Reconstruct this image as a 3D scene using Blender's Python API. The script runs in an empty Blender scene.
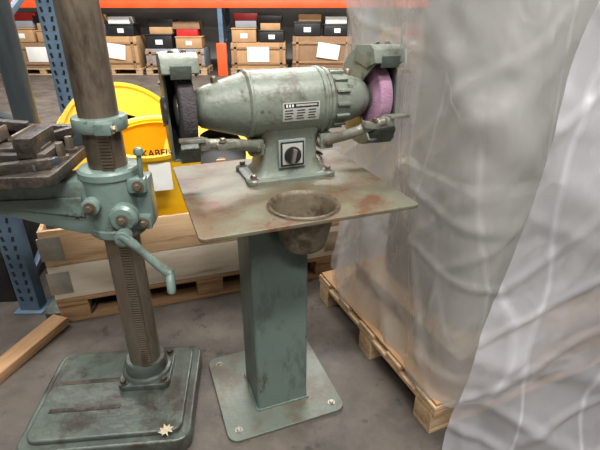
import bpy, bmesh, math, random
from mathutils import Vector, Matrix, noise, Euler
random.seed(4)
R=math.radians
scene=bpy.context.scene

# ------------------------------------------------------------------ materials
def lin(c):
    def f(v):
        v=v/255.0
        return v/12.92 if v<=0.04045 else ((v+0.055)/1.055)**2.4
    return (f(c[0]),f(c[1]),f(c[2]),1.0)

def mat(name,c1,c2=None,scale=6,rough=0.5,metal=0.0,bump=0.0,bscale=40,c3=None,t3=0.6,s3=4,stretch=(1,1,1),rough2=None,spec=0.5,w3=.06,c4=None,t4=.62,s4=14):
    m=bpy.data.materials.new(name); m.use_nodes=True
    nt=m.node_tree; N=nt.nodes; L=nt.links
    b=N["Principled BSDF"]
    b.inputs["Roughness"].default_value=rough
    b.inputs["Metallic"].default_value=metal
    b.inputs["Specular IOR Level"].default_value=spec
    tc=N.new("ShaderNodeTexCoord"); mp=N.new("ShaderNodeMapping"); mp.inputs["Scale"].default_value=stretch
    L.new(tc.outputs["Object"],mp.inputs["Vector"])
    if c2 is None: c2=tuple(int(x*0.85) for x in c1)
    nz=N.new("ShaderNodeTexNoise"); nz.inputs["Scale"].default_value=scale; nz.inputs["Detail"].default_value=7; nz.inputs["Roughness"].default_value=0.65
    L.new(mp.outputs["Vector"],nz.inputs["Vector"])
    cr=N.new("ShaderNodeValToRGB"); cr.color_ramp.elements[0].position=0.35; cr.color_ramp.elements[1].position=0.65
    cr.color_ramp.elements[0].color=lin(c1); cr.color_ramp.elements[1].color=lin(c2)
    L.new(nz.outputs["Fac"],cr.inputs["Fac"])
    out=cr.outputs["Color"]
    def over(out,c,t,s,w):
        n3=N.new("ShaderNodeTexNoise"); n3.inputs["Scale"].default_value=s; n3.inputs["Detail"].default_value=9; n3.inputs["Roughness"].default_value=0.7
        L.new(mp.outputs["Vector"],n3.inputs["Vector"])
        r3=N.new("ShaderNodeValToRGB"); r3.color_ramp.elements[0].position=t-w; r3.color_ramp.elements[1].position=t+w
        L.new(n3.outputs["Fac"],r3.inputs["Fac"])
        mx=N.new("ShaderNodeMix"); mx.data_type='RGBA'
        L.new(r3.outputs["Color"],mx.inputs["Factor"]); L.new(out,mx.inputs["A"]); mx.inputs["B"].default_value=lin(c)
        return mx.outputs["Result"]
    if c3 is not None: out=over(out,c3,t3,s3,w3)
    if c4 is not None: out=over(out,c4,t4,s4,.03)
    L.new(out,b.inputs["Base Color"])
    if rough2 is not None:
        mr=N.new("ShaderNodeMapRange"); mr.inputs["To Min"].default_value=rough; mr.inputs["To Max"].default_value=rough2
        mr.inputs["From Min"].default_value=0.3; mr.inputs["From Max"].default_value=0.7
        L.new(nz.outputs["Fac"],mr.inputs["Value"]); L.new(mr.outputs["Result"],b.inputs["Roughness"])
    if bump>0:
        nb=N.new("ShaderNodeTexNoise"); nb.inputs["Scale"].default_value=bscale; nb.inputs["Detail"].default_value=5
        L.new(mp.outputs["Vector"],nb.inputs["Vector"])
        bp=N.new("ShaderNodeBump"); bp.inputs["Strength"].default_value=bump; bp.inputs["Distance"].default_value=0.01
        L.new(nb.outputs["Fac"],bp.inputs["Height"]); L.new(bp.outputs["Normal"],b.inputs["Normal"])
    return m

M={}
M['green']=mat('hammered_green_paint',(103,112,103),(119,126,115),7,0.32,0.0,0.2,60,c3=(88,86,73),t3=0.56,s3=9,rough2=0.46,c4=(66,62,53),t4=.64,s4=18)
M['greencol']=mat('pedestal_green_paint',(88,104,98),(99,114,107),3,0.38,0,0.1,60,c3=(77,86,79),t3=0.58,s3=10,stretch=(1,1,0.4),c4=(70,66,57),t4=.65,s4=16)
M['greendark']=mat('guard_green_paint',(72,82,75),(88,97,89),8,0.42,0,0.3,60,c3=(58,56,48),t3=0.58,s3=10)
M['teal']=mat('drill_press_teal_paint',(97,116,110),(111,130,123),5,0.33,0,0.15,50,c3=(77,84,75),t3=0.58,s3=9,c4=(60,56,47),t4=.64,s4=16)
M['tealdark']=mat('worn_oily_teal_paint',(62,70,65),(81,90,83),6,0.34,0,0.25,40,c3=(52,49,43),t3=0.53,s3=7)
M['table']=mat('worn_table_plate',(98,99,84),(111,110,92),6,0.36,0.1,0.15,60,c3=(100,84,66),t3=0.5,s3=3.4,rough2=0.55,w3=.07,c4=(96,68,50),t4=.585,s4=7)
M['plate']=mat('base_plate_paint',(88,98,90),(102,109,98),5,0.42,0,0.15,60,c3=(86,81,70),t3=0.53,s3=5)
M['steel']=mat('oiled_steel',(112,101,88),(142,131,116),5,0.26,0.6,0.08,60,c3=(84,71,60),t3=.56,s3=6,stretch=(1,1,0.3),rough2=0.4)
M['bright']=mat('worn_bright_steel',(140,136,128),(170,166,156),10,0.35,0.7,0.1,50)
M['castsilver']=mat('greenish_cast_metal',(112,114,104),(138,137,124),12,0.38,0.3,0.2,60,c3=(86,79,67),t3=0.57,s3=10)
M['cup']=mat('tarnished_metal_cup',(104,96,82),(128,118,102),9,0.4,0.35,0.2,50,c3=(80,70,57),t3=0.54,s3=12)
M['cupin']=mat('stained_cup_inside',(94,84,68),(116,104,85),9,0.55,0.2,0.2,50,c3=(72,59,46),t3=.52,s3=10)
M['rust']=mat('rusty_brown_iron',(66,58,52),(86,76,67),9,0.42,0.35,0.3,60,c3=(50,46,44),t3=0.5,s3=12)
M['rustlip']=mat('rust_stain_flange',(104,78,60),(100,88,72),12,0.5,0.2,0.1,60)
M['black']=mat('black_plastic',(24,24,25),(36,36,37),8,0.4)
M['wheel']=mat('dark_abrasive',(50,46,50),(72,66,70),30,0.8,0,0.6,160)
M['pink']=mat('pink_abrasive',(168,126,154),(186,146,172),20,0.9,0,0.5,160)
M['white']=mat('paper_white',(215,215,210),(228,228,224),4,0.6)
M['plateal']=mat('aluminium_label',(176,178,172),(192,194,188),8,0.4,0.3)
M['grey']=mat('switch_grey',(120,130,128),(138,146,142),8,0.4)
M['yellow']=mat('yellow_paint',(240,186,16),(248,198,30),3,0.4,0,0.05,20,c3=(226,164,12),t3=0.68,s3=6)
M['wood']=mat('pallet_wood',(168,138,104),(192,164,128),5,0.75,0,0.25,60,c3=(140,110,80),t3=0.6,s3=4,stretch=(1,9,9))
M['woodlight']=mat('pallet_collar_wood',(194,158,118),(210,178,140),4,0.7,0,0.2,60,c3=(164,124,88),t3=0.58,s3=3,stretch=(0.8,9,9))
M['woodwhite']=mat('whitewashed_board',(188,174,154),(204,192,174),4,0.7,0,0.15,60,c3=(164,144,118),t3=.6,s3=3,stretch=(0.8,6,6))
M['wooddark']=mat('old_wood',(132,100,70),(158,124,88),5,0.8,0,0.25,60,stretch=(1,8,8))
M['card']=mat('cardboard_brown',(160,124,86),(174,138,98),4,0.8)
M['carddark']=mat('kraft_box_dark',(124,96,70),(140,110,82),4,0.8)
M['orange']=mat('orange_rack_beam',(224,76,34),(234,88,42),3,0.45)
M['blue']=mat('blue_rack_paint',(76,100,124),(94,118,140),5,0.45,0,0.1,40,c3=(100,96,88),t3=0.62,s3=9)
M['red']=mat('red_plastic',(170,34,34),(188,44,42),4,0.4)
M['floor']=mat('concrete_floor',(80,73,67),(96,88,80),1.6,0.5,0,0.25,30,c3=(62,57,52),t3=0.5,s3=2.6,rough2=0.66,w3=.1,c4=(50,46,42),t4=.61,s4=7)
M['wall']=mat('painted_wall',(130,128,124),(142,140,136),1,0.8)
M['ceil']=mat('ceiling_sheet',(130,130,130),(140,140,140),1,0.8)
M['machine']=mat('wrapped_machine_grey',(150,147,140),(178,174,166),2,0.6,c3=(112,110,106),t3=.56,s3=1.6,w3=.12)
M['leaf']=mat('dry_leaf',(150,140,120),(170,156,130),30,0.7)
M['greyplastic']=mat('grey_crate',(120,124,130),(134,138,144),3,0.5)
M['darkmetal']=mat('bluish_machine_steel',(84,94,100),(108,118,126),4,0.35,0.5,0.1,40,stretch=(1,1,0.3))

def plastic_mat(name,fac,col,rough,var=.1,streak=.3,bump=.24):
    m=bpy.data.materials.new(name); m.use_nodes=True
    nt=m.node_tree; N=nt.nodes; L=nt.links
    b=N["Principled BSDF"]; out=N["Material Output"]
    b.inputs["Base Color"].default_value=lin(col); b.inputs["Roughness"].default_value=rough
    b.inputs["Specular IOR Level"].default_value=0.7
    b.inputs["Coat Weight"].default_value=.75; b.inputs["Coat Roughness"].default_value=0.2; b.inputs["Coat IOR"].default_value=1.55
    tr=N.new("ShaderNodeBsdfTransparent"); tr.inputs["Color"].default_value=(0.96,0.97,0.98,1)
    tl=N.new("ShaderNodeBsdfTranslucent"); tl.inputs["Color"].default_value=lin(col)
    m1=N.new("ShaderNodeMixShader"); m1.inputs["Fac"].default_value=.32
    L.new(b.outputs[0],m1.inputs[1]); L.new(tl.outputs[0],m1.inputs[2])
    mx=N.new("ShaderNodeMixShader")
    tc=N.new("ShaderNodeTexCoord"); nz=N.new("ShaderNodeTexNoise"); nz.inputs["Scale"].default_value=1.8; nz.inputs["Detail"].default_value=4
    L.new(tc.outputs["Object"],nz.inputs["Vector"])
    mr=N.new("ShaderNodeMapRange"); mr.inputs["From Min"].default_value=0.3; mr.inputs["From Max"].default_value=0.7
    mr.inputs["To Min"].default_value=fac-var; mr.inputs["To Max"].default_value=fac+var
    L.new(nz.outputs["Fac"],mr.inputs["Value"])
    # doubled-over film along folds is more opaque
    mp=N.new("ShaderNodeMapping"); mp.inputs["Scale"].default_value=(1,1,.35); mp.inputs["Rotation"].default_value=(.35,.45,0)
    L.new(tc.outputs["Object"],mp.inputs["Vector"])
    ns=N.new("ShaderNodeTexNoise"); ns.inputs["Scale"].default_value=2.6; ns.inputs["Detail"].default_value=1; ns.inputs["Distortion"].default_value=.3
    L.new(mp.outputs["Vector"],ns.inputs["Vector"])
    s1=N.new("ShaderNodeMath"); s1.operation='SUBTRACT'; s1.inputs[1].default_value=.5; L.new(ns.outputs["Fac"],s1.inputs[0])
    s2=N.new("ShaderNodeMath"); s2.operation='ABSOLUTE'; L.new(s1.outputs[0],s2.inputs[0])
    s3=N.new("ShaderNodeMapRange"); s3.inputs["From Min"].default_value=0; s3.inputs["From Max"].default_value=.02; s3.inputs["To Min"].default_value=streak; s3.inputs["To Max"].default_value=0
    L.new(s2.outputs[0],s3.inputs["Value"])
    ad=N.new("ShaderNodeMath"); ad.operation='ADD'; ad.use_clamp=True; L.new(mr.outputs["Result"],ad.inputs[0]); L.new(s3.outputs["Result"],ad.inputs[1])
    L.new(ad.outputs[0],mx.inputs["Fac"])
    L.new(tr.outputs[0],mx.inputs[1]); L.new(m1.outputs[0],mx.inputs[2]); L.new(mx.outputs[0],out.inputs["Surface"])
    n2=N.new("ShaderNodeTexNoise"); n2.inputs["Scale"].default_value=6; n2.inputs["Detail"].default_value=3; n2.inputs["Distortion"].default_value=.6
    L.new(mp.outputs["Vector"],n2.inputs["Vector"])
    q1=N.new("ShaderNodeMath"); q1.operation='SUBTRACT'; q1.inputs[1].default_value=.5; L.new(n2.outputs["Fac"],q1.inputs[0])
    q2=N.new("ShaderNodeMath"); q2.operation='ABSOLUTE'; L.new(q1.outputs[0],q2.inputs[0])
    bp=N.new("ShaderNodeBump"); bp.invert=True; bp.inputs["Strength"].default_value=bump; bp.inputs["Distance"].default_value=0.1
    L.new(q2.outputs[0],bp.inputs["Height"]); L.new(bp.outputs["Normal"],b.inputs["Normal"]); L.new(bp.outputs["Normal"],b.inputs["Coat Normal"])
    return m
M['film']=plastic_mat('polythene_film',0.45,(192,191,188),0.4)
M['film2']=plastic_mat('polythene_film_loose',0.5,(222,222,229),0.36)

# ------------------------------------------------------------------ geometry helpers
def root(name,loc=(0,0,0),yaw=0):
    e=bpy.data.objects.new(name,None); e.location=loc; e.rotation_euler=(0,0,R(yaw)); e.empty_display_size=0.1
    scene.collection.objects.link(e); return e
def add(name,me,parent,m,smooth=True,ang=35):
    o=bpy.data.objects.new(name,me); scene.collection.objects.link(o)
    if parent is not None: o.parent=parent
    if m is not None: me.materials.append(M[m] if isinstance(m,str) else m)
    if smooth:
        for p in me.polygons: p.use_smooth=True
        me.set_sharp_from_angle(angle=R(ang))
    return o
def bm_box(bm,c,s,rot=(0,0,0),bev=0.0):
    t=bmesh.new(); bmesh.ops.create_cube(t,size=1.0)
    bmesh.ops.scale(t,vec=s,verts=t.verts)
    if bev>0: bmesh.ops.bevel(t,geom=t.edges[:],offset=bev,segments=2,affect='EDGES',profile=0.6)
    mt=Matrix.Translation(c)@Euler([R(a) for a in rot]).to_matrix().to_4x4()
    bmesh.ops.transform(t,matrix=mt,verts=t.verts)
    me=bpy.data.meshes.new('t'); t.to_mesh(me); t.free(); bm.from_mesh(me); bpy.data.meshes.remove(me)
def fin(bm,name):
    bmesh.ops.recalc_face_normals(bm,faces=bm.faces)
    me=bpy.data.meshes.new(name); bm.to_mesh(me); bm.free(); return me
def box(name,parent,c,s,m,rot=(0,0,0),bev=0.003):
    bm=bmesh.new(); bm_box(bm,c,s,rot,bev); return add(name,fin(bm,name),parent,m)
def boxes(name,parent,lst,m,bev=0.003):
    bm=bmesh.new()
    for b in lst: bm_box(bm,b[0],b[1],b[2] if len(b)>2 else (0,0,0),bev)
    return add(name,fin(bm,name),parent,m)
def axis_mat(o,d):
    return Matrix.Translation(o)@Vector(d).normalized().to_track_quat('Z','Y').to_matrix().to_4x4()
def bm_lathe(bm,prof,o,d,seg=48,cap=True):
    mt=axis_mat(o,d); rings=[]
    for r,h in prof:
        rings.append([bm.verts.new(mt@Vector((r*math.cos(2*math.pi*i/seg),r*math.sin(2*math.pi*i/seg),h))) for i in range(seg)])
    for a,b in zip(rings[:-1],rings[1:]):
        for i in range(seg):
            j=(i+1)%seg; bm.faces.new((a[i],a[j],b[j],b[i]))
    if cap:
        bm.faces.new(list(reversed(rings[0]))); bm.faces.new(rings[-1])
def lathe(name,parent,prof,o,d,m,seg=48,cap=True,ang=35):
    bm=bmesh.new(); bm_lathe(bm,prof,o,d,seg,cap); return add(name,fin(bm,name),parent,m,ang=ang)
def cprof(r,h,b):
    return [(r-b,0),(r-b*0.3,b*0.3),(r,b),(r,h-b),(r-b*0.3,h-b*0.3),(r-b,h)]
def cyl(name,parent,p0,p1,r,m,seg=32,b=0.002):
    p0=Vector(p0);p1=Vector(p1); return lathe(name,parent,cprof(r,(p1-p0).length,b),p0,p1-p0,m,seg)
def bolts(name,parent,pts,r,h,d,m):
    bm=bmesh.new()
    for p in pts:
        bm_lathe(bm,[(r*1.6,0),(r*1.6,h*0.2)],p,d,20)
        bm_lathe(bm,[(r,0),(r,h*0.85),(r*0.8,h)],p,d,6)
    return add(name,fin(bm,name),parent,m)
def prism(name,parent,pts,th,o,xd,yd,m,bev=0.0):
    xd=Vector(xd).normalized(); yd=Vector(yd).normalized(); n=xd.cross(yd); o=Vector(o)
    bm=bmesh.new()
    vs=[bm.verts.new(o+xd*p[0]+yd*p[1]-n*th/2) for p in pts]
    f=bm.faces.new(vs)
    r=bmesh.ops.extrude_face_region(bm,geom=[f])
    bmesh.ops.translate(bm,vec=n*th,verts=[g for g in r['geom'] if isinstance(g,bmesh.types.BMVert)])
    bmesh.ops.recalc_face_normals(bm,faces=bm.faces)
    if bev>0:
        es=[e for e in bm.edges if len(e.link_faces)==2 and e.calc_face_angle(0)>R(40)]
        bmesh.ops.bevel(bm,geom=es,offset=bev,segments=2,affect='EDGES',profile=0.6)
    return add(name,fin(bm,name),parent,m)
def eval_mesh(o):
    bpy.context.view_layer.update()
    return bpy.data.meshes.new_from_object(o.evaluated_get(bpy.context.evaluated_depsgraph_get()))
def curve_mesh(cu,name):
    o=bpy.data.objects.new('tmp',cu); scene.collection.objects.link(o)
    me=eval_mesh(o)
    bpy.data.objects.remove(o); me.name=name; me.materials.clear(); return me
def tube(name,parent,pts,r,m,radii=None):
    cu=bpy.data.curves.new(name,'CURVE'); cu.dimensions='3D'; cu.bevel_depth=r; cu.bevel_resolution=5; cu.use_fill_caps=True; cu.resolution_u=12
    sp=cu.splines.new('NURBS'); sp.points.add(len(pts)-1)
    for i,p in enumerate(pts):
        sp.points[i].co=(*p,1); sp.points[i].radius=radii[i] if radii else 1
    sp.use_endpoint_u=True; sp.order_u=3
    return add(name,curve_mesh(cu,name),parent,m)
def text(name,parent,s,size,loc,rot,m):
    cu=bpy.data.curves.new(name,'FONT'); cu.body=s; cu.size=size; cu.extrude=.0008; cu.align_x='CENTER'; cu.offset=size*.02
    me=curve_mesh(cu,name); me.transform(Matrix.Translation(loc)@Euler([R(a) for a in rot]).to_matrix().to_4x4())
    return add(name,me,parent,m,smooth=False)
def rrect(x0,x1,y0,y1,r,n=6):
    pts=[]
    for cx,cy,a in ((x1-r,y1-r,0),(x0+r,y1-r,90),(x0+r,y0+r,180),(x1-r,y0+r,270)):
        for i in range(n+1):
            t=R(a+90*i/n); pts.append((cx+r*math.cos(t),cy+r*math.sin(t)))
    return pts
def circ(cx,cy,r,n=48): return [(cx+r*math.cos(2*math.pi*i/n),cy+r*math.sin(2*math.pi*i/n)) for i in range(n)]
def plate(name,parent,loops,z0,z1,m,bev=0.0015):
    cu=bpy.data.curves.new(name,'CURVE'); cu.dimensions='2D'; cu.fill_mode='BOTH'
    cu.extrude=(z1-z0)/2-bev; cu.bevel_depth=bev; cu.bevel_resolution=2; cu.offset=-bev
    for lp in loops:
        sp=cu.splines.new('POLY'); sp.points.add(len(lp)-1); sp.use_cyclic_u=True
        for i,p in enumerate(lp): sp.points[i].co=(p[0],p[1],0,1)
    me=curve_mesh(cu,name); me.transform(Matrix.Translation((0,0,(z0+z1)/2)))
    return add(name,me,parent,m)
def loft(name,parent,secs,m,ang=40):
    bm=bmesh.new(); rings=[]
    for s in secs: rings.append([bm.verts.new((p[0],p[1],s[5])) for p in rrect(*s[:5])])
    n=len(rings[0])
    for a,b in zip(rings[:-1],rings[1:]):
        for i in range(n):
            j=(i+1)%n; bm.faces.new((a[i],a[j],b[j],b[i]))
    bm.faces.new(list(reversed(rings[0]))); bm.faces.new(rings[-1])
    return add(name,fin(bm,name),parent,m,ang=ang)
def cut(o,cutter):
    md=o.modifiers.new('b','BOOLEAN'); md.operation='DIFFERENCE'; md.object=cutter; md.solver='EXACT'
    me=eval_mesh(o); o.modifiers.clear(); o.data=me; bpy.data.objects.remove(cutter)

# ------------------------------------------------------------------ room
def plane_box(name,c,s,m):
    bm=bmesh.new(); bm_box(bm,c,s); return add(name,fin(bm,name),None,m,smooth=False)
X0,X1,Y0,Y1,ZC=-11,7,-4,14.5,5.6
plane_box('floor',((X0+X1)/2,(Y0+Y1)/2,-0.05),(X1-X0,Y1-Y0,0.1),'floor')
plane_box('ceiling',((X0+X1)/2,(Y0+Y1)/2,ZC+0.05),(X1-X0,Y1-Y0,0.1),'ceil')
plane_box('wall_back',((X0+X1)/2,Y1+0.05,ZC/2),(X1-X0,0.1,ZC),'wall')
plane_box('wall_front',((X0+X1)/2,Y0-0.05,ZC/2),(X1-X0,0.1,ZC),'wall')
plane_box('wall_left',(X0-0.05,(Y0+Y1)/2,ZC/2),(0.1,Y1-Y0,ZC),'wall')
plane_box('wall_right',(X1+0.05,(Y0+Y1)/2,ZC/2),(0.1,Y1-Y0,ZC),'wall')

# ------------------------------------------------------------------ pedestal grinder
G=root('pedestal_bench_grinder',(-0.10,1.41,0),20.4)
cu,cv,cr_=.061,-.155,.108
plate('floor_plate',G,[rrect(-.245,.225,-.21,.25,.04)],0,.012,'plate')
bolts('anchor_bolts',G,[(-.2,-.165,.012),(.18,-.165,.012),(.18,.205,.012),(-.2,.205,.012)],.009,.008,(0,0,1),'bright')
col=loft('column',G,[(-.107,.099,-.104,.1,.012,.012),(-.105,.1,-.102,.1,.012,.45),(-.105,.1,-.102,.1,.012,.876)],'greencol')
ct=lathe('cutter',G,[(.08,.75),(.118,.95)],(cu,cv,0),(0,0,1),'greencol',48)
cut(col,ct)
boxes('column_weld_foot',G,[((-.0025,-.105,.015),(.215,.008,.008)),((.102,0,.015),(.008,.21,.008)),((-.109,0,.015),(.008,.21,.008))],'greencol',.002)
plate('table_plate',G,[rrect(-.28,.407,-.274,.37,.018),circ(cu,cv,cr_-.006)],.878,.89,'table')
boxes('table_brackets',G,[((-.0,-.02,.862),(.5,.04,.03)),((-.0,.08,.862),(.5,.04,.03))],'greencol')
lathe('water_cup',G,[(.1125,.897),(.114,.892),(.106,.889),(.1,.885),(.091,.84),(.076,.775),(.07,.757),(.062,.75),(.0,.75)],(cu,cv,0),(0,0,1),'cup',64,False)
lathe('water_cup_inside',G,[(.1125,.897),(.108,.9),(.1,.894),(.0965,.885),(.087,.84),(.072,.775),(.064,.762),(.0,.76)],(cu,cv,0),(0,0,1),'cupin',64,False)
lathe('cup_flange_stain',G,[(.109,.8905),(.118,.8908),(.118,.8900)],(cu,cv,0),(0,0,1),'rustlip',64,False)
gu,gv,gz=.11,.16,1.147
loft('base_flange',G,[(gu-.165,gu+.155,.055,.265,.03,.89),(gu-.165,gu+.155,.055,.265,.03,.902),(gu-.155,gu+.145,.062,.258,.03,.908)],'green')
loft('base_casting',G,[(gu-.135,gu+.125,.075,.245,.03,.905),(gu-.118,gu+.11,.088,.235,.03,.925),(gu-.108,gu+.1,.092,.23,.025,.97),(gu-.108,gu+.1,.09,.232,.025,1.03),(gu-.115,gu+.108,.075,.245,.03,1.075),(gu-.12,gu+.112,.07,.25,.02,1.1)],'green')
for i,(a,b) in enumerate(((gu-.145,.08),(gu+.135,.08),(gu-.145,.24),(gu+.135,.24))):
    lathe('mount_lug_%d'%i,G,[(.026,0),(.026,.012),(.02,.018)],(a,b,.892),(0,0,1),'green',28)
bolts('mount_bolts',G,[(gu-.145,.08,.909),(gu+.135,.08,.909),(gu-.145,.24,.909),(gu+.135,.24,.909)],.011,.016,(0,0,1),'steel')
prof=[(.03,-.325),(.04,-.312),(.056,-.305),(.064,-.296),(.072,-.27),(.092,-.2),(.102,-.165),(.107,-.15),(.112,-.147),(.116,-.142),(.116,-.136),(.113,-.133),(.113,.105),(.117,.108),(.117,.118),(.112,.122),(.108,.124),(.108,.132),(.112,.134),(.112,.144),(.106,.15),(.098,.158),(.094,.16),(.091,.2),(.078,.25),(.068,.28),(.06,.295),(.04,.31),(.03,.325)]
lathe('motor_housing',G,prof,(gu,gv,gz),(1,0,0),'green',72,ang=28)
boxes('right_bell_ribs',G,[((gu+.185,gv+.097*math.cos(t),gz+.097*math.sin(t)),(.05,.012,.012),(math.degrees(t),0,0)) for t in [2*math.pi*i/14 for i in range(14)]],'green',.003)
bolts('bell_bolts',G,[(gu-.15,gv-.093,gz-.03),(gu-.15,gv-.05,gz+.085)],.007,.01,(-1,0,0),'steel')
lathe('oil_cap_left',G,[(.012,0),(.012,.02),(.008,.026)],(gu-.24,gv,gz+.072),(-.1,0,1),'steel',20)
lathe('oil_cap_right',G,[(.012,0),(.012,.02),(.008,.026)],(gu+.235,gv,gz+.076),(.1,0,1),'steel',20)
def patch(name,k0,k1,a0,a1,r,m):
    bm=bmesh.new(); n=10; A=[];B=[]
    for i in range(n+1):
        a=R(a0+(a1-a0)*i/n); v=gv-r*math.cos(a); z=gz+r*math.sin(a)
        A.append(bm.verts.new((gu+k0,v,z)));B.append(bm.verts.new((gu+k1,v,z)))
    for i in range(n): bm.faces.new((A[i],B[i],B[i+1],A[i+1]))
    bmesh.ops.recalc_face_normals(bm,faces=bm.faces)
    return add(name,fin(bm,name),G,m)
patch('nameplate',-.045,.085,-22,10,.1142,'plateal')
patch('nameplate_logo_band',-.04,.08,1,8,.1146,'black')
for i in range(3): patch('nameplate_logo_%d'%i,-.034+i*.01,-.028+i*.01,2.5,7,.115,'white')
patch('nameplate_brand',.0,.075,3.5,6.5,.115,'plateal')
for j in range(4):
    for i in range(3):
        patch('nameplate_text_%d_%d'%(j,i),-.038+i*.041,-.008+i*.041-random.random()*.008,-4-j*4.6,-2.2-j*4.6,.1146,'black')
box('switch_plate',G,(gu-.002,.086,.985),(.1,.012,.1),'grey',bev=.004)
box('switch_face',G,(gu-.002,.0795,.985),(.086,.004,.086),'black',bev=.001)
box('switch_panel',G,(gu-.002,.0775,.985),(.074,.003,.074),'plateal',bev=.001)
lathe('switch_disc',G,[(.031,0),(.031,.004),(.026,.006)],(gu-.002,.076,.98),(0,-1,0),'black',40)
box('switch_knob',G,(gu-.002,.064,.98),(.013,.02,.05),'bright',rot=(0,12,0),bev=.003)
def arcpts(r,a0,a1,n=28): return [(r*math.cos(R(a0+(a1-a0)*i/n)),r*math.sin(R(a0+(a1-a0)*i/n))) for i in range(n+1)]
def guard(tag,k,wheelmat,sgn,a0,a1,ia0,ia1,ws,w,wr,Rg=.165):
    o=(gu+k,gv,gz); q=Rg/.165
    X=(0,-1,0);Z=(0,0,1)
    oo=(gu+k+ws,gv,gz)
    lathe(tag+'_grinding_wheel',G,[(.02,-.024),(wr-.007,-.024),(wr,-.019),(wr,.019),(wr-.007,.024),(.02,.024)],oo,(1,0,0),wheelmat,64)
    lathe(tag+'_wheel_flange',G,[(.0,-.033),(.04,-.031),(.05,-.026),(.05,.026),(.04,.031),(0,.033)],oo,(1,0,0),'bright',40)
    ring=arcpts(Rg,a0,a1)+list(reversed(arcpts(Rg-.008,a0,a1)))
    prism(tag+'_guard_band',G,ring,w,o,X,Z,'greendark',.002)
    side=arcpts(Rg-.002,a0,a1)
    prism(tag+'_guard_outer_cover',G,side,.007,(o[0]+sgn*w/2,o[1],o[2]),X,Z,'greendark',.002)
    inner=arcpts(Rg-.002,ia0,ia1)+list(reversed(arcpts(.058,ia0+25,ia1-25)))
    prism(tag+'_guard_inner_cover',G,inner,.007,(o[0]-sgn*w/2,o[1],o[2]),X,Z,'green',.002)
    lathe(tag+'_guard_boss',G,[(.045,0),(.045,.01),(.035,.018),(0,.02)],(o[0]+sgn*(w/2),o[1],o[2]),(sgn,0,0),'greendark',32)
    bolts(tag+'_cover_bolts',G,[(o[0]+sgn*(w/2+.003),o[1]-.14*math.cos(R(a)),o[2]+.14*math.sin(R(a))) for a in (95,150,210,265)],.007,.008,(sgn,0,0),'steel')
    bolts(tag+'_inner_bolts',G,[(o[0]-sgn*(w/2+.003),o[1]-.145*math.cos(R(a)),o[2]+.145*math.sin(R(a))) for a in (100,150,255)],.006,.007,(-sgn,0,0),'steel')
    hood=[(x*q,y*q) for x,y in [(-.035,.15),(-.02,.172),(.075,.178),(.1,.165),(.115,.125),(.104,.12),(.09,.15),(.06,.158)]]
    prism(tag+'_hood',G,hood,w+.02,o,X,Z,'green',.002)
    hs=[(x*q,y*q) for x,y in [(-.035,.12),(-.035,.155),(-.02,.172),(.075,.178),(.1,.165),(.112,.125),(.06,.105)]]
    for t,s in (('a',-1),('b',1)):
        prism(tag+'_hood_cheek_'+t,G,hs,.006,(o[0]+s*(w/2+.008),o[1],o[2]),X,Z,'green',.0015)
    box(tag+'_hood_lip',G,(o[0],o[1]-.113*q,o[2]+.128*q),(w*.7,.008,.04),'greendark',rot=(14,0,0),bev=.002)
    bolts(tag+'_hood_bolts',G,[(o[0]-.018,o[1]-.055,o[2]+.177*q),(o[0]+.02,o[1]-.055,o[2]+.177*q)],.008,.008,(0,0,1),'steel')
guard('left',-.355,'wheel',-1,78,290,95,265,.010,.088,.13)
guard('right',.338,'pink',1,62,306,50,306,.004,.096,.116,.172)
def rest(tag,s,dz):
    k=.35*s; g=gz-dz
    box(tag+'_rest_table',G,(gu+k,gv-.168,g-.03),(.075,.055,.012),'castsilver',rot=(-6,0,0),bev=.003)
    box(tag+'_rest_table_block',G,(gu+k-s*.035,gv-.165,g-.045),(.03,.05,.03),'castsilver',bev=.005)
    tube(tag+'_rest_arm',G,[(gu+k-s*.02,gv-.165,g-.04),(gu+k+s*-.08,gv-.168,g-.05),(gu+s*.19,gv-.14,gz-.095),(gu+s*.15,gv-.085,gz-.12),(gu+s*.11,gv-.055,gz-.135)],.018,'castsilver',[.8,.95,1.0,1.1,1.2])
    box(tag+'_arm_clamp',G,(gu+s*.128,gv-.06,gz-.13),(.05,.045,.055),'green',bev=.006)
    bolts(tag+'_arm_bolt',G,[(gu+s*.128,gv-.083,gz-.13)],.01,.014,(0,-1,0),'steel')
    box(tag+'_arm_slide',G,(gu+s*.25,gv-.172,g-.052),(.06,.03,.022),'castsilver',rot=(0,s*8,0),bev=.004)
    bolts(tag+'_slide_bolt',G,[(gu+s*.26,gv-.175,g-.04)],.009,.012,(0,0,1),'steel')
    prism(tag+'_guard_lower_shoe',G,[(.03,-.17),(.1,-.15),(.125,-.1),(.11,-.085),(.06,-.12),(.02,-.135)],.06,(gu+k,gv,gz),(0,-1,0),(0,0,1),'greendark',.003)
rest('left',-1,.03); rest('right',1,.01)
tube('power_cable',G,[(gu+.1,gv+.03,.96),(gu+.15,gv+.04,.94),(gu+.2,gv+.12,.9),(gu+.2,.36,.9),(gu+.2,.4,.8),(gu+.1,.4,.4),(gu+.05,.28,.03),(gu+.04,.35,.006),(gu+.1,.42,.006)],.006,'black')

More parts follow.
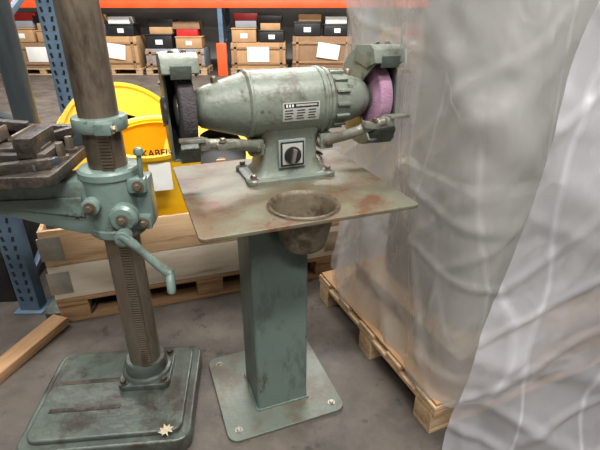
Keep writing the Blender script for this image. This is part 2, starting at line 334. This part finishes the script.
# ------------------------------------------------------------------ drill press (left)
D=root('column_drill_press',(-0.625,1.405,0),6)
plate('base_casting',D,[rrect(-.4,.2,-.33,.17,.05)],0,.07,'tealdark',.008)
plate('base_top_pad',D,[rrect(-.37,.17,-.30,.14,.04)],.068,.09,'tealdark',.006)
boxes('base_slots',D,[((-.2,-.17,.0905),(.26,.02,.002)),((-.2,-.03,.0905),(.26,.02,.002))],'rust',.0005)
plate('column_flange',D,[rrect(-.1,.1,-.1,.1,.03)],.088,.115,'tealdark',.004)
lathe('column_socket',D,[(.1,.11),(.092,.125),(.082,.13),(.08,.17),(.074,.178),(.06,.18)],(0,0,0),(0,0,1),'tealdark',48)
bolts('flange_bolts',D,[(-.078,-.078,.115),(.078,-.078,.115),(-.078,.078,.115),(.078,.078,.115)],.012,.016,(0,0,1),'rust')
lathe('column',D,[(.06,.12),(.06,2.0)],(0,0,0),(0,0,1),'steel',56)
bm=bmesh.new(); bm_box(bm,(.02,-.058,.64),(.034,.014,.93))
z=.19
while z<1.1:
    bm_box(bm,(.02,-.067,z),(.034,.006,.0055)); z+=.0105
add('gear_rack',fin(bm,'gear_rack'),D,'steel')
lathe('upper_collar',D,[(.061,1.1),(.08,1.102),(.083,1.107),(.083,1.138),(.08,1.143),(.061,1.145)],(0,0,0),(0,0,1),'teal',48)
box('collar_lug',D,(.035,-.086,1.122),(.05,.04,.036),'teal',bev=.006)
bolts('collar_bolt',D,[(.06,-.088,1.122)],.01,.012,(1,0,0),'bright')
lathe('arm_sleeve',D,[(.061,.748),(.09,.75),(.096,.757),(.096,.78),(.092,.785),(.092,.95),(.097,.955),(.097,.975),(.09,.982),(.061,.984)],(0,0,0),(0,0,1),'teal',56)
prism('table_arm',D,[(-.05,.955),(-.3,.945),(-.56,.93),(-.6,.9),(-.58,.875),(-.45,.86),(-.3,.835),(-.18,.79),(-.1,.765),(-.05,.76)],.13,(0,0,0),(1,0,0),(0,0,1),'teal',.014)
prism('arm_rib',D,[(-.08,.9),(-.3,.9),(-.5,.895),(-.5,.885),(-.3,.87),(-.08,.83)],.15,(0,0,0),(1,0,0),(0,0,1),'teal',.006)
boxes('sleeve_clamp_lugs',D,[((.095,-.045,.93),(.06,.05,.05)),((.095,-.045,.80),(.06,.05,.05)),((.105,-.01,.865),(.05,.07,.17))],'teal',.01)
lathe('feed_boss',D,[(.045,0),(.045,.03),(.036,.04),(.02,.042)],(.05,-.085,.84),(0,-1,0),'teal',36)
lathe('clamp_boss_upper',D,[(.028,0),(.028,.025),(.02,.03)],(-.045,-.085,.88),(0,-1,0),'teal',36)
bolts('clamp_bolts',D,[(-.045,-.115,.88),(.1,-.07,.93),(.1,-.07,.80),(.05,-.127,.84)],.012,.014,(0,-1,0),'steel')
cyl('crank_hub',D,(.05,-.12,.79),(.05,-.165,.79),.024,'teal')
tube('crank_handle',D,[(.045,-.15,.80),(.075,-.155,.775),(.12,-.16,.72),(.165,-.16,.665),(.18,-.16,.655)],.014,'teal',[1.3,1.1,.9,1,1.2])
lathe('crank_grip',D,[(.008,0),(.014,.005),(.016,.03),(.014,.075),(.008,.083)],(.178,-.15,.665),(.1,-.6,-.75),'teal',24)
cyl('clamp_lever',D,(.11,-.05,.955),(.115,-.055,1.03),.008,'teal')
lathe('clamp_lever_knob',D,[(.004,0),(.014,.006),(.016,.016),(.012,.026),(.003,.03)],(.115,-.055,1.025),(0,0,1),'teal',20)
cyl('table_stem',D,(-.42,.0,.92),(-.42,.0,.985),.06,'teal')
plate('drill_table',D,[rrect(-.64,-.1,-.19,.26,.02)],.98,1.015,'rust',.003)
boxes('table_slots',D,[((-.36,-.1,1.0155),(.5,.018,.002)),((-.36,.08,1.0155),(.5,.018,.002))],'black',.0005)
boxes('vise_body',D,[((-.37,-.03,1.035),(.46,.15,.04)),((-.19,-.03,1.075),(.05,.17,.06)),((-.34,-.03,1.075),(.06,.16,.06)),((-.26,-.03,1.05),(.2,.08,.03)),((-.56,-.03,1.065),(.05,.15,.06))],'rust',.005)
boxes('vise_jaws',D,[((-.219,-.03,1.092),(.01,.15,.04)),((-.305,-.03,1.092),(.01,.15,.04))],'steel',.002)
cyl('vise_screw',D,(-.36,-.03,1.07),(-.68,-.03,1.07),.012,'steel')
cyl('vise_handle',D,(-.66,-.13,1.07),(-.66,.08,1.07),.007,'steel')
boxes('workholding_bars',D,[((-.3,.14,1.03),(.4,.04,.03),(0,0,12)),((-.28,.2,1.05),(.36,.035,.05),(0,0,-8)),((-.22,-.145,1.03),(.2,.03,.03),(0,0,20)),((-.2,.1,1.055),(.16,.03,.03),(0,-6,40)),((-.42,.17,1.09),(.24,.04,.03),(0,8,5))],'rust',.004)
boxes('steel_parallels',D,[((-.15,-.1,1.025),(.09,.02,.02),(0,0,60)),((-.45,-.13,1.03),(.22,.02,.025),(0,0,-5)),((-.14,.18,1.04),(.05,.09,.05),(0,0,15))],'darkmetal',.002)
bolts('table_studs',D,[(-.13,-.02,1.015),(-.13,.06,1.015),(-.5,-.14,1.015)],.014,.05,(0,0,1),'steel')
loft('head_casting',D,[(-.3,.12,-.13,.13,.05,1.85),(-.42,.13,-.14,.14,.05,1.92),(-.45,.14,-.14,.14,.05,2.25),(-.40,.1,-.12,.12,.05,2.32)],'teal')
cyl('quill',D,(-.36,0,1.7),(-.36,0,1.92),.04,'bright')
cyl('drive_motor',D,(.2,0,1.95),(.2,0,2.25),.09,'teal')

# ------------------------------------------------------------------ machine column at far left
B=root('machine_column',(-1.2,1.98,0),10)
lathe('post',B,[(.05,.05),(.05,1.9)],(0,0,0),(0,0,1),'darkmetal',40)
plate('foot',B,[rrect(-.12,.12,-.12,.12,.03)],0,.05,'tealdark',.004)
box('head',B,(0,0,1.95),(.24,.3,.2),'teal',bev=.02)

# ------------------------------------------------------------------ pallets & crates
def pallet_parts(L=1.2,W=.8):
    l=[]
    for i in range(5): l.append(((0,-W/2+.06+i*(W-.12)/4,.133),(L,.12 if i%2==0 else .1,.022)))
    for x in (-L/2+.07,0,L/2-.07):
        l.append(((x,0,.111),(.14,W,.02)))
        for y in (-W/2+.06,0,W/2-.06): l.append(((x,y,.062),(.14,.1,.078)))
    for y in (-W/2+.06,0,W/2-.06): l.append(((0,y,.011),(L,.1,.022)))
    return l
def pallet(name,parent,L,W,m='wood'):
    return boxes(name,parent,pallet_parts(L,W),m,.002)

PB=root('pallet_collar_box',(-.486-.31*.42,2.056+.95*.42,0),17.9)
pallet('pallet',PB,1.5,.84,'wooddark')
def collar(tag,z,m,L=1.5,W=.84):
    boxes('collar_'+tag,PB,[((0,-W/2+.01,z),(L,.02,.185)),((0,W/2-.01,z),(L,.02,.185)),((-L/2+.01,0,z),(.02,W-.045,.185)),((L/2-.01,0,z),(.02,W-.045,.185))],m,.003)
    boxes('hinges_'+tag,PB,[((sx*(L/2-.04),-W/2-.003,z),(.1,.004,.12)) for sx in (-1,1)],'bright',.001)
collar('lower',.24,'woodwhite'); collar('upper',.428,'woodlight')
box('inner_floor_board',PB,(0,0,.15),(1.44,.78,.01),'wooddark')

def drum(name,loc,axis,r,w,rh=.45,hub='black'):
    d=root(name,(0,0,0))
    a=Vector(axis).normalized(); o=Vector(loc)
    lathe('front_flange',d,[(r*rh,w/2-.012),(r*rh,w/2),(r-.03,w/2),(r-.02,w/2+.008),(r,w/2+.008),(r,w/2-.012),(r*.8,w/2-.012)],o,a,'yellow',72,False)
    lathe('rear_flange',d,[(r*rh,-w/2),(r,-w/2),(r,-w/2+.02),(r*.8,-w/2+.02)],o,a,'yellow',72,False)
    lathe('drum_shell',d,[(r*.95,-w/2),(r*.95,w/2)],o,a,'yellow',72,False)
    lathe('hub_inside',d,[(r*rh,w/2),(r*rh,-w/2),(r*rh*.2,-w/2)],o,a,hub,48,False)
    return d
d1=drum('yellow_cable_drum',(-1.02,2.54,.70),(.6,-.68,.42),.36,.18,.5)
d2=drum('yellow_cable_drum.001',(-.46,2.50,.66),(.1,-.8,.5),.30,.18,.5)
d3=drum('yellow_cable_drum.002',(-.75,2.27,.58),(.04,-.2,.97),.235,.58,.86,'yellow')
box('paper_label',d3,(-.655,2.003,.725),(.10,.003,.13),'white',rot=(-11,0,18),bev=.0005)
text('drum_lettering',d3,'KABEL',.045,(-.665,2.010,.822),(79,0,14),'black')

U=root('blue_rack_frame',(-1.42,1.97,0),0)
def upright(parent,tag,x,y,h,w=.1,m='blue',d=.07):
    boxes(tag,parent,[((x,y-d/2,h/2),(w,.004,h)),((x-w/2,y,h/2),(.004,d,h)),((x+w/2,y,h/2),(.004,d,h))],m,.001)
    bm=bmesh.new()
    z=.08
    while z<min(h,1.6):
        for s in (-1,1): bm_box(bm,(x+s*w*.25,y-d/2-.0025,z),(.014,.002,.028),(0,s*14,0))
        z+=.05
    add(tag+'_slots',fin(bm,tag),parent,'black')
    box(tag+'_foot',parent,(x,y,.004),(w*1.5,d*1.8,.008),m)
upright(U,'post_front',0,0,2.6)
upright(U,'post_rear',-.05,.95,2.6)
boxes('braces',U,[((-.025,.47,.35),(.03,1.05,.03),(25,0,3)),((-.025,.47,.85),(.03,1.05,.03),(-25,0,3)),((-.025,.47,1.4),(.03,1.05,.03),(25,0,3))],'blue')
S=root('storage_crate',(-1.97,2.3,0),5)
boxes('crate_walls',S,[((0,-.3,.3),(.8,.03,.6)),((0,.3,.3),(.8,.03,.6)),((-.4,0,.3),(.03,.6,.6)),((.4,0,.3),(.03,.6,.6)),((0,0,.02),(.8,.6,.04)),((0,-.32,.58),(.84,.03,.04)),((0,-.32,.3),(.84,.03,.04))],'black',.004)
boxes('crate_contents',S,[((-.1,0,.5),(.5,.4,.1),(4,10,20)),((.15,.05,.55),(.3,.3,.12),(10,-8,-15))],'darkmetal',.01)

T=root('loose_timber',(-1.26,1.62,0),72)
box('board',T,(0,0,.03),(.42,.09,.045),'wooddark',rot=(0,-2,0))

# ------------------------------------------------------------------ plastic wrapped machine (right)
Wd=root('plastic_wrapped_machine',(0,0,0))
BL=Vector((.20,2.07)); FLc=Vector((.56,1.22)); dl=(FLc-BL).normalized(); du=Vector((-dl.y,dl.x))
if du.x<0: du=-du
LW=1.45
FR=FLc+du*LW; BR=BL+du*LW
yaw=math.degrees(math.atan2(du.y,du.x))
mid=(BL+FR)/2
PW=bpy.data.objects.new('shipping_pallet',None); scene.collection.objects.link(PW); PW.location=(mid.x-.02,mid.y,0); PW.rotation_euler=(0,0,R(yaw)); PW.parent=Wd
pallet('pallet_boards',PW,LW+.14,.98,'wood')
box('osb_sheet',PW,(0,0,.151),(LW+.12,.97,.012),'card')
def wbox(name,c,s,m,bev=.01,rz=0):
    p=mid+du*c[0]+Vector((-du.y,du.x))*c[1]
    return box(name,Wd,(p.x,p.y,c[2]),s,m,rot=(0,0,yaw+rz),bev=bev)
wbox('machine_bed',(0.04,.02,.5),(LW-.26,.62,.68),'machine',.1)
wbox('machine_column',(-.15,.05,1.2),(.7,.5,1.5),'machine',.14)
wbox('machine_head',(.3,.0,1.45),(.7,.6,.6),'machine',.15)
wbox('machine_plinth',(0,0,.2),(LW-.15,.8,.08),'card',.005)

def path_round(pts,r,closed,step=.010):
    n=len(pts); segs=[]
    for i in range(n):
        if not closed and (i==0 or i==n-1): segs.append([pts[i]]); continue
        p=pts[i];a=(pts[i-1]-p).normalized();b=(pts[(i+1)%n]-p).normalized()
        s=p+a*r;e=p+b*r
        segs.append([(1-t)**2*s+2*t*(1-t)*p+t*t*e for t in [k/6 for k in range(7)]])
    flat=[q for s in segs for q in s]
    if closed: flat.append(flat[0])
    L=[0]
    for a,b in zip(flat[:-1],flat[1:]): L.append(L[-1]+(b-a).length)
    tot=L[-1]; N=int(tot/step); j=0; out=[]
    for k in range(N+(0 if closed else 1)):
        s=tot*k/N
        while j<len(L)-2 and L[j+1]<s: j+=1
        t=(s-L[j])/max(1e-9,L[j+1]-L[j]); out.append((flat[j].lerp(flat[j+1],t),s))
    return out
def crease(x,y,s,k=6):
    v=max(0,1-abs(noise.noise(Vector((x,y,s))))*k); return v*v*(3-2*v)
def sheet(name,pts,closed,z0,z1,seed,amp,mat_,flare=.08,rc=.07,leftslant=None,crs=.03):
    path=path_round(pts,rc,closed); n=len(path); cen=Vector((mid.x,mid.y))
    rows=int((z1-z0)/.011); bm=bmesh.new(); V=[]
    for r in range(rows+1):
        z=z0+(z1-z0)*r/rows; row=[]
        for i,(p,s) in enumerate(path):
            a=path[(i-1)%n if closed else max(i-1,0)][0]; b=path[(i+1)%n if closed else min(i+1,n-1)][0]
            t=(b-a).normalized(); nr=Vector((t.y,-t.x))
            if nr.dot(p-cen)<0: nr=-nr
            d=amp*noise.noise(Vector((s*2.4+z*.5,z*.5,seed)))
            d+=amp*.35*noise.noise(Vector((s*7+z*1.2,z*.9,seed+5)))
            d+=crs*crease(s*1.3+z*1.0,z*.35-s*.1,seed+9)
            d+=crs*.8*crease(s*1.2-z*1.1,z*.4,seed+17)
            d+=crs*.45*crease(s*3.2+z*.9,z*.5,seed+23)
            d+=crs*.35*crease(s*1.5+z*4.2,z*.8-s,seed+37)
            d+=crs*.3*crease(s*4.5-z*3.8,z*1.4,seed+43)
            fl=max(0,1-(z-z0)/.4); d+=flare*fl*fl*(.7+.6*noise.noise(Vector((s*5,seed,0))))
            x=p.x+nr.x*d; y=p.y+nr.y*d
            if leftslant is not None:
                f=max(0,1-s/.9); sh=leftslant*(z-z0)*f+.035*f*noise.noise(Vector((z*2.5,seed,1)))
                x+=t.x*sh; y+=t.y*sh
            row.append(bm.verts.new((x,y,z)))
        V.append(row)
    for r in range(rows):
        for i in range(n if closed else n-1):
            j=(i+1)%n; bm.faces.new((V[r][i],V[r][j],V[r+1][j],V[r+1][i]))
    if closed: bm.faces.new(V[-1])
    return add(name,fin(bm,name),Wd,mat_,ang=80)
sheet('film_wrap',[BL,FLc,FR,BR],True,.13,2.15,3.1,.055,'film',flare=.03,crs=.022)
sheet('loose_film_sheet',[Vector((.53,1.12)),Vector((.95,1.0)),Vector((1.95,1.2))],False,.006,2.12,9.7,.055,'film2',flare=.05,leftslant=.08,rc=.3,crs=.024)
o2=Vector((-du.y,du.x))*-.05
sheet('loose_film_side',[BL-du*.04+dl*.05,FLc-du*.05+o2*.3,FLc+du*.35+o2],False,.15,2.14,6.2,.05,'film',flare=.02,crs=.022)

# ------------------------------------------------------------------ far pallet racking
RK=root('pallet_racking',(0,0,0))
yr=11.0
for i,x in enumerate((-8.1,-5.15,-1.75,1.5,4.7)):
    boxes('frame_post_%d'%i,RK,[((x,yr-.15,2.2),(.1,.07,4.4)),((x,yr+.95,2.2),(.1,.07,4.4))],'blue')
    boxes('post_guard_%d'%i,RK,[((x,yr-.24,.35),(.22,.1,.7))],'orange',.02)
    boxes('frame_braces_%d'%i,RK,[((x,yr+.4,.6),(.04,1.2,.04),(28,0,0)),((x,yr+.4,1.3),(.04,1.2,.04),(-28,0,0)),((x,yr+.4,2.3),(.04,1.2,.04),(28,0,0))],'blue')
boxes('beams_lower',RK,[((-1.7,yr-.17,1.48),(12.8,.05,.15)),((-1.7,yr+.97,1.48),(12.8,.05,.15)),((-1.7,yr-.17,3.1),(12.8,.05,.13)),((-1.7,yr+.97,3.1),(12.8,.05,.13))],'orange')
boxes('shelf_deck',RK,[((-1.7,yr+.4,1.58),(12.8,1.0,.03)),((-1.7,yr+.4,3.18),(12.8,1.0,.03))],'wooddark')
xs=[(-7.35,1.35),(-5.95,1.3),(-4.35,1.4),(-2.85,1.4),(-.95,1.3),(.5,1.4),(2.3,1.1),(3.7,1.1)]
cols=['card','carddark','card','greyplastic','card','carddark','card','carddark']
tot=['black','card','greyplastic','black','card','black','card','black']
for i,(x,w) in enumerate(xs):
    P=root('loaded_pallet' if i==0 else 'loaded_pallet.%03d'%i,(x,yr+.3,0),0)
    pallet('pallet',P,w,.8,'wood')
    h=.42+.13*((i*7)%3)
    box('crate',P,(0,0,.145+h/2),(w*.95,.76,h),cols[i],bev=.01)
    boxes('crate_battens',P,[((0,-.39,.145+h*.2),(w*.96,.02,.05)),((0,-.39,.145+h*.8),(w*.96,.02,.05)),((-w*.4,-.39,.145+h/2),(.06,.02,h)),((w*.4,-.39,.145+h/2),(.06,.02,h))],'wooddark',.002)
    box('label',P,(w*.1*((i%3)-1),-.405,.145+h*.55),(.5,.004,.32),'white',rot=(0,(i%3-1)*8,0),bev=.001)
    t=.145+h
    boxes('totes_a',P,[((-w*.24,-.1,t+.14),(w*.42,.5,.26)),((-w*.24,-.1,t+.29),(w*.44,.52,.03))],tot[i],.015)
    boxes('totes_b',P,[((w*.24,-.1,t+.12),(w*.42,.5,.22)),((w*.24,-.1,t+.245),(w*.44,.52,.03))],tot[(i+3)%8],.015)
    box('small_box',P,(w*.22,-.1,t+.33),(w*.34,.4,.14),('red','card','white')[i%3],bev=.01)
    box('second_box',P,(-w*.2,-.1,t+.38),(w*.36,.4,.14),('card','greyplastic','card')[i%3],bev=.01)
    if t+.6<1.4:
        box('third_box',P,(w*.2,0,t+.48),(w*.44,.5,.15),('carddark','black','card')[i%3],bev=.01)
        box('fourth_box',P,(-w*.2,0,t+.53),(w*.4,.5,.15),('black','red','greyplastic')[i%3],bev=.01)
    boxes('tote_labels',P,[((-w*.24,-.353,t+.14),(.16,.004,.1)),((w*.24,-.353,t+.12),(.14,.004,.09))],'white',.001)
for i,(x,w) in enumerate([(-7.4,1.3),(-5.9,1.1),(-4.3,1.2),(-2.9,1.2),(-.9,1.2),(.6,1.2)]):
    P=root('shelf_carton' if i==0 else 'shelf_carton.%03d'%i,(x,yr+.4,1.595),0)
    box('carton',P,(0,0,.2),(w,.8,.4),cols[i],bev=.01); box('tape',P,(0,-.402,.2),(.06,.004,.4),'white',bev=.0005)

def leaf():
    prof=[(0,-.03),(.006,-.012),(.024,-.02),(.02,-.006),(.036,.006),(.02,.01),(.022,.026),(.008,.018),(0,.04),(-.008,.018),(-.022,.026),(-.02,.01),(-.036,.006),(-.02,-.006),(-.024,-.02),(-.006,-.012)]
    bm=bmesh.new(); c=bm.verts.new((0,0,.004)); vs=[bm.verts.new((x*.8,y*.8,.002+.006*abs(math.sin(i*1.7)))) for i,(x,y) in enumerate(prof)]
    for i in range(len(vs)): bm.faces.new((c,vs[i],vs[(i+1)%len(vs)]))
    o=add('dry_leaf',fin(bm,'dry_leaf'),None,'leaf'); o.location=(-.475,1.115,.09); o.rotation_euler=(0,0,.5)
leaf()

# ------------------------------------------------------------------ lights
def area(name,loc,size,sy,e,col=(1,.972,.93),target=None):
    l=bpy.data.lights.new(name,'AREA'); l.shape='RECTANGLE'; l.size=size; l.size_y=sy; l.energy=e; l.color=col
    o=bpy.data.objects.new(name,l); o.location=loc; scene.collection.objects.link(o)
    if target is not None: o.rotation_euler=(Vector(target)-Vector(loc)).to_track_quat('-Z','Y').to_euler()
    return o
area('ceiling_light',(0.6,-.4,5.2),2.4,.35,255,target=(0,1.6,.6))
area('ceiling_light.001',(-2.6,1.4,5.3),2.4,.35,205)
area('ceiling_light.002',(2.0,.2,5.2),2.4,.35,150,target=(.8,1.3,1))
area('ceiling_light.003',(-3.5,7.8,5.3),5,.6,660)
area('ceiling_light.004',(1.0,7.8,5.3),5,.6,660)
area('ceiling_light.005',(0.0,3.6,5.3),3,.35,185)
area('ceiling_light.006',(0.0,-2.6,5.0),4,.35,185,target=(0.3,1.6,1))
w=bpy.data.worlds.new('World'); scene.world=w; w.use_nodes=True
w.node_tree.nodes['Background'].inputs[0].default_value=(.6,.63,.68,1); w.node_tree.nodes['Background'].inputs[1].default_value=.4

# ------------------------------------------------------------------ camera
cam=bpy.data.cameras.new('camera'); co=bpy.data.objects.new('camera',cam); scene.collection.objects.link(co)
cam.sensor_width=36; cam.lens=36*450/600
co.location=(0,0,1.45); co.rotation_euler=(R(90-26),0,0); cam.clip_start=.02
scene.camera=co
scene.view_settings.view_transform='Standard'
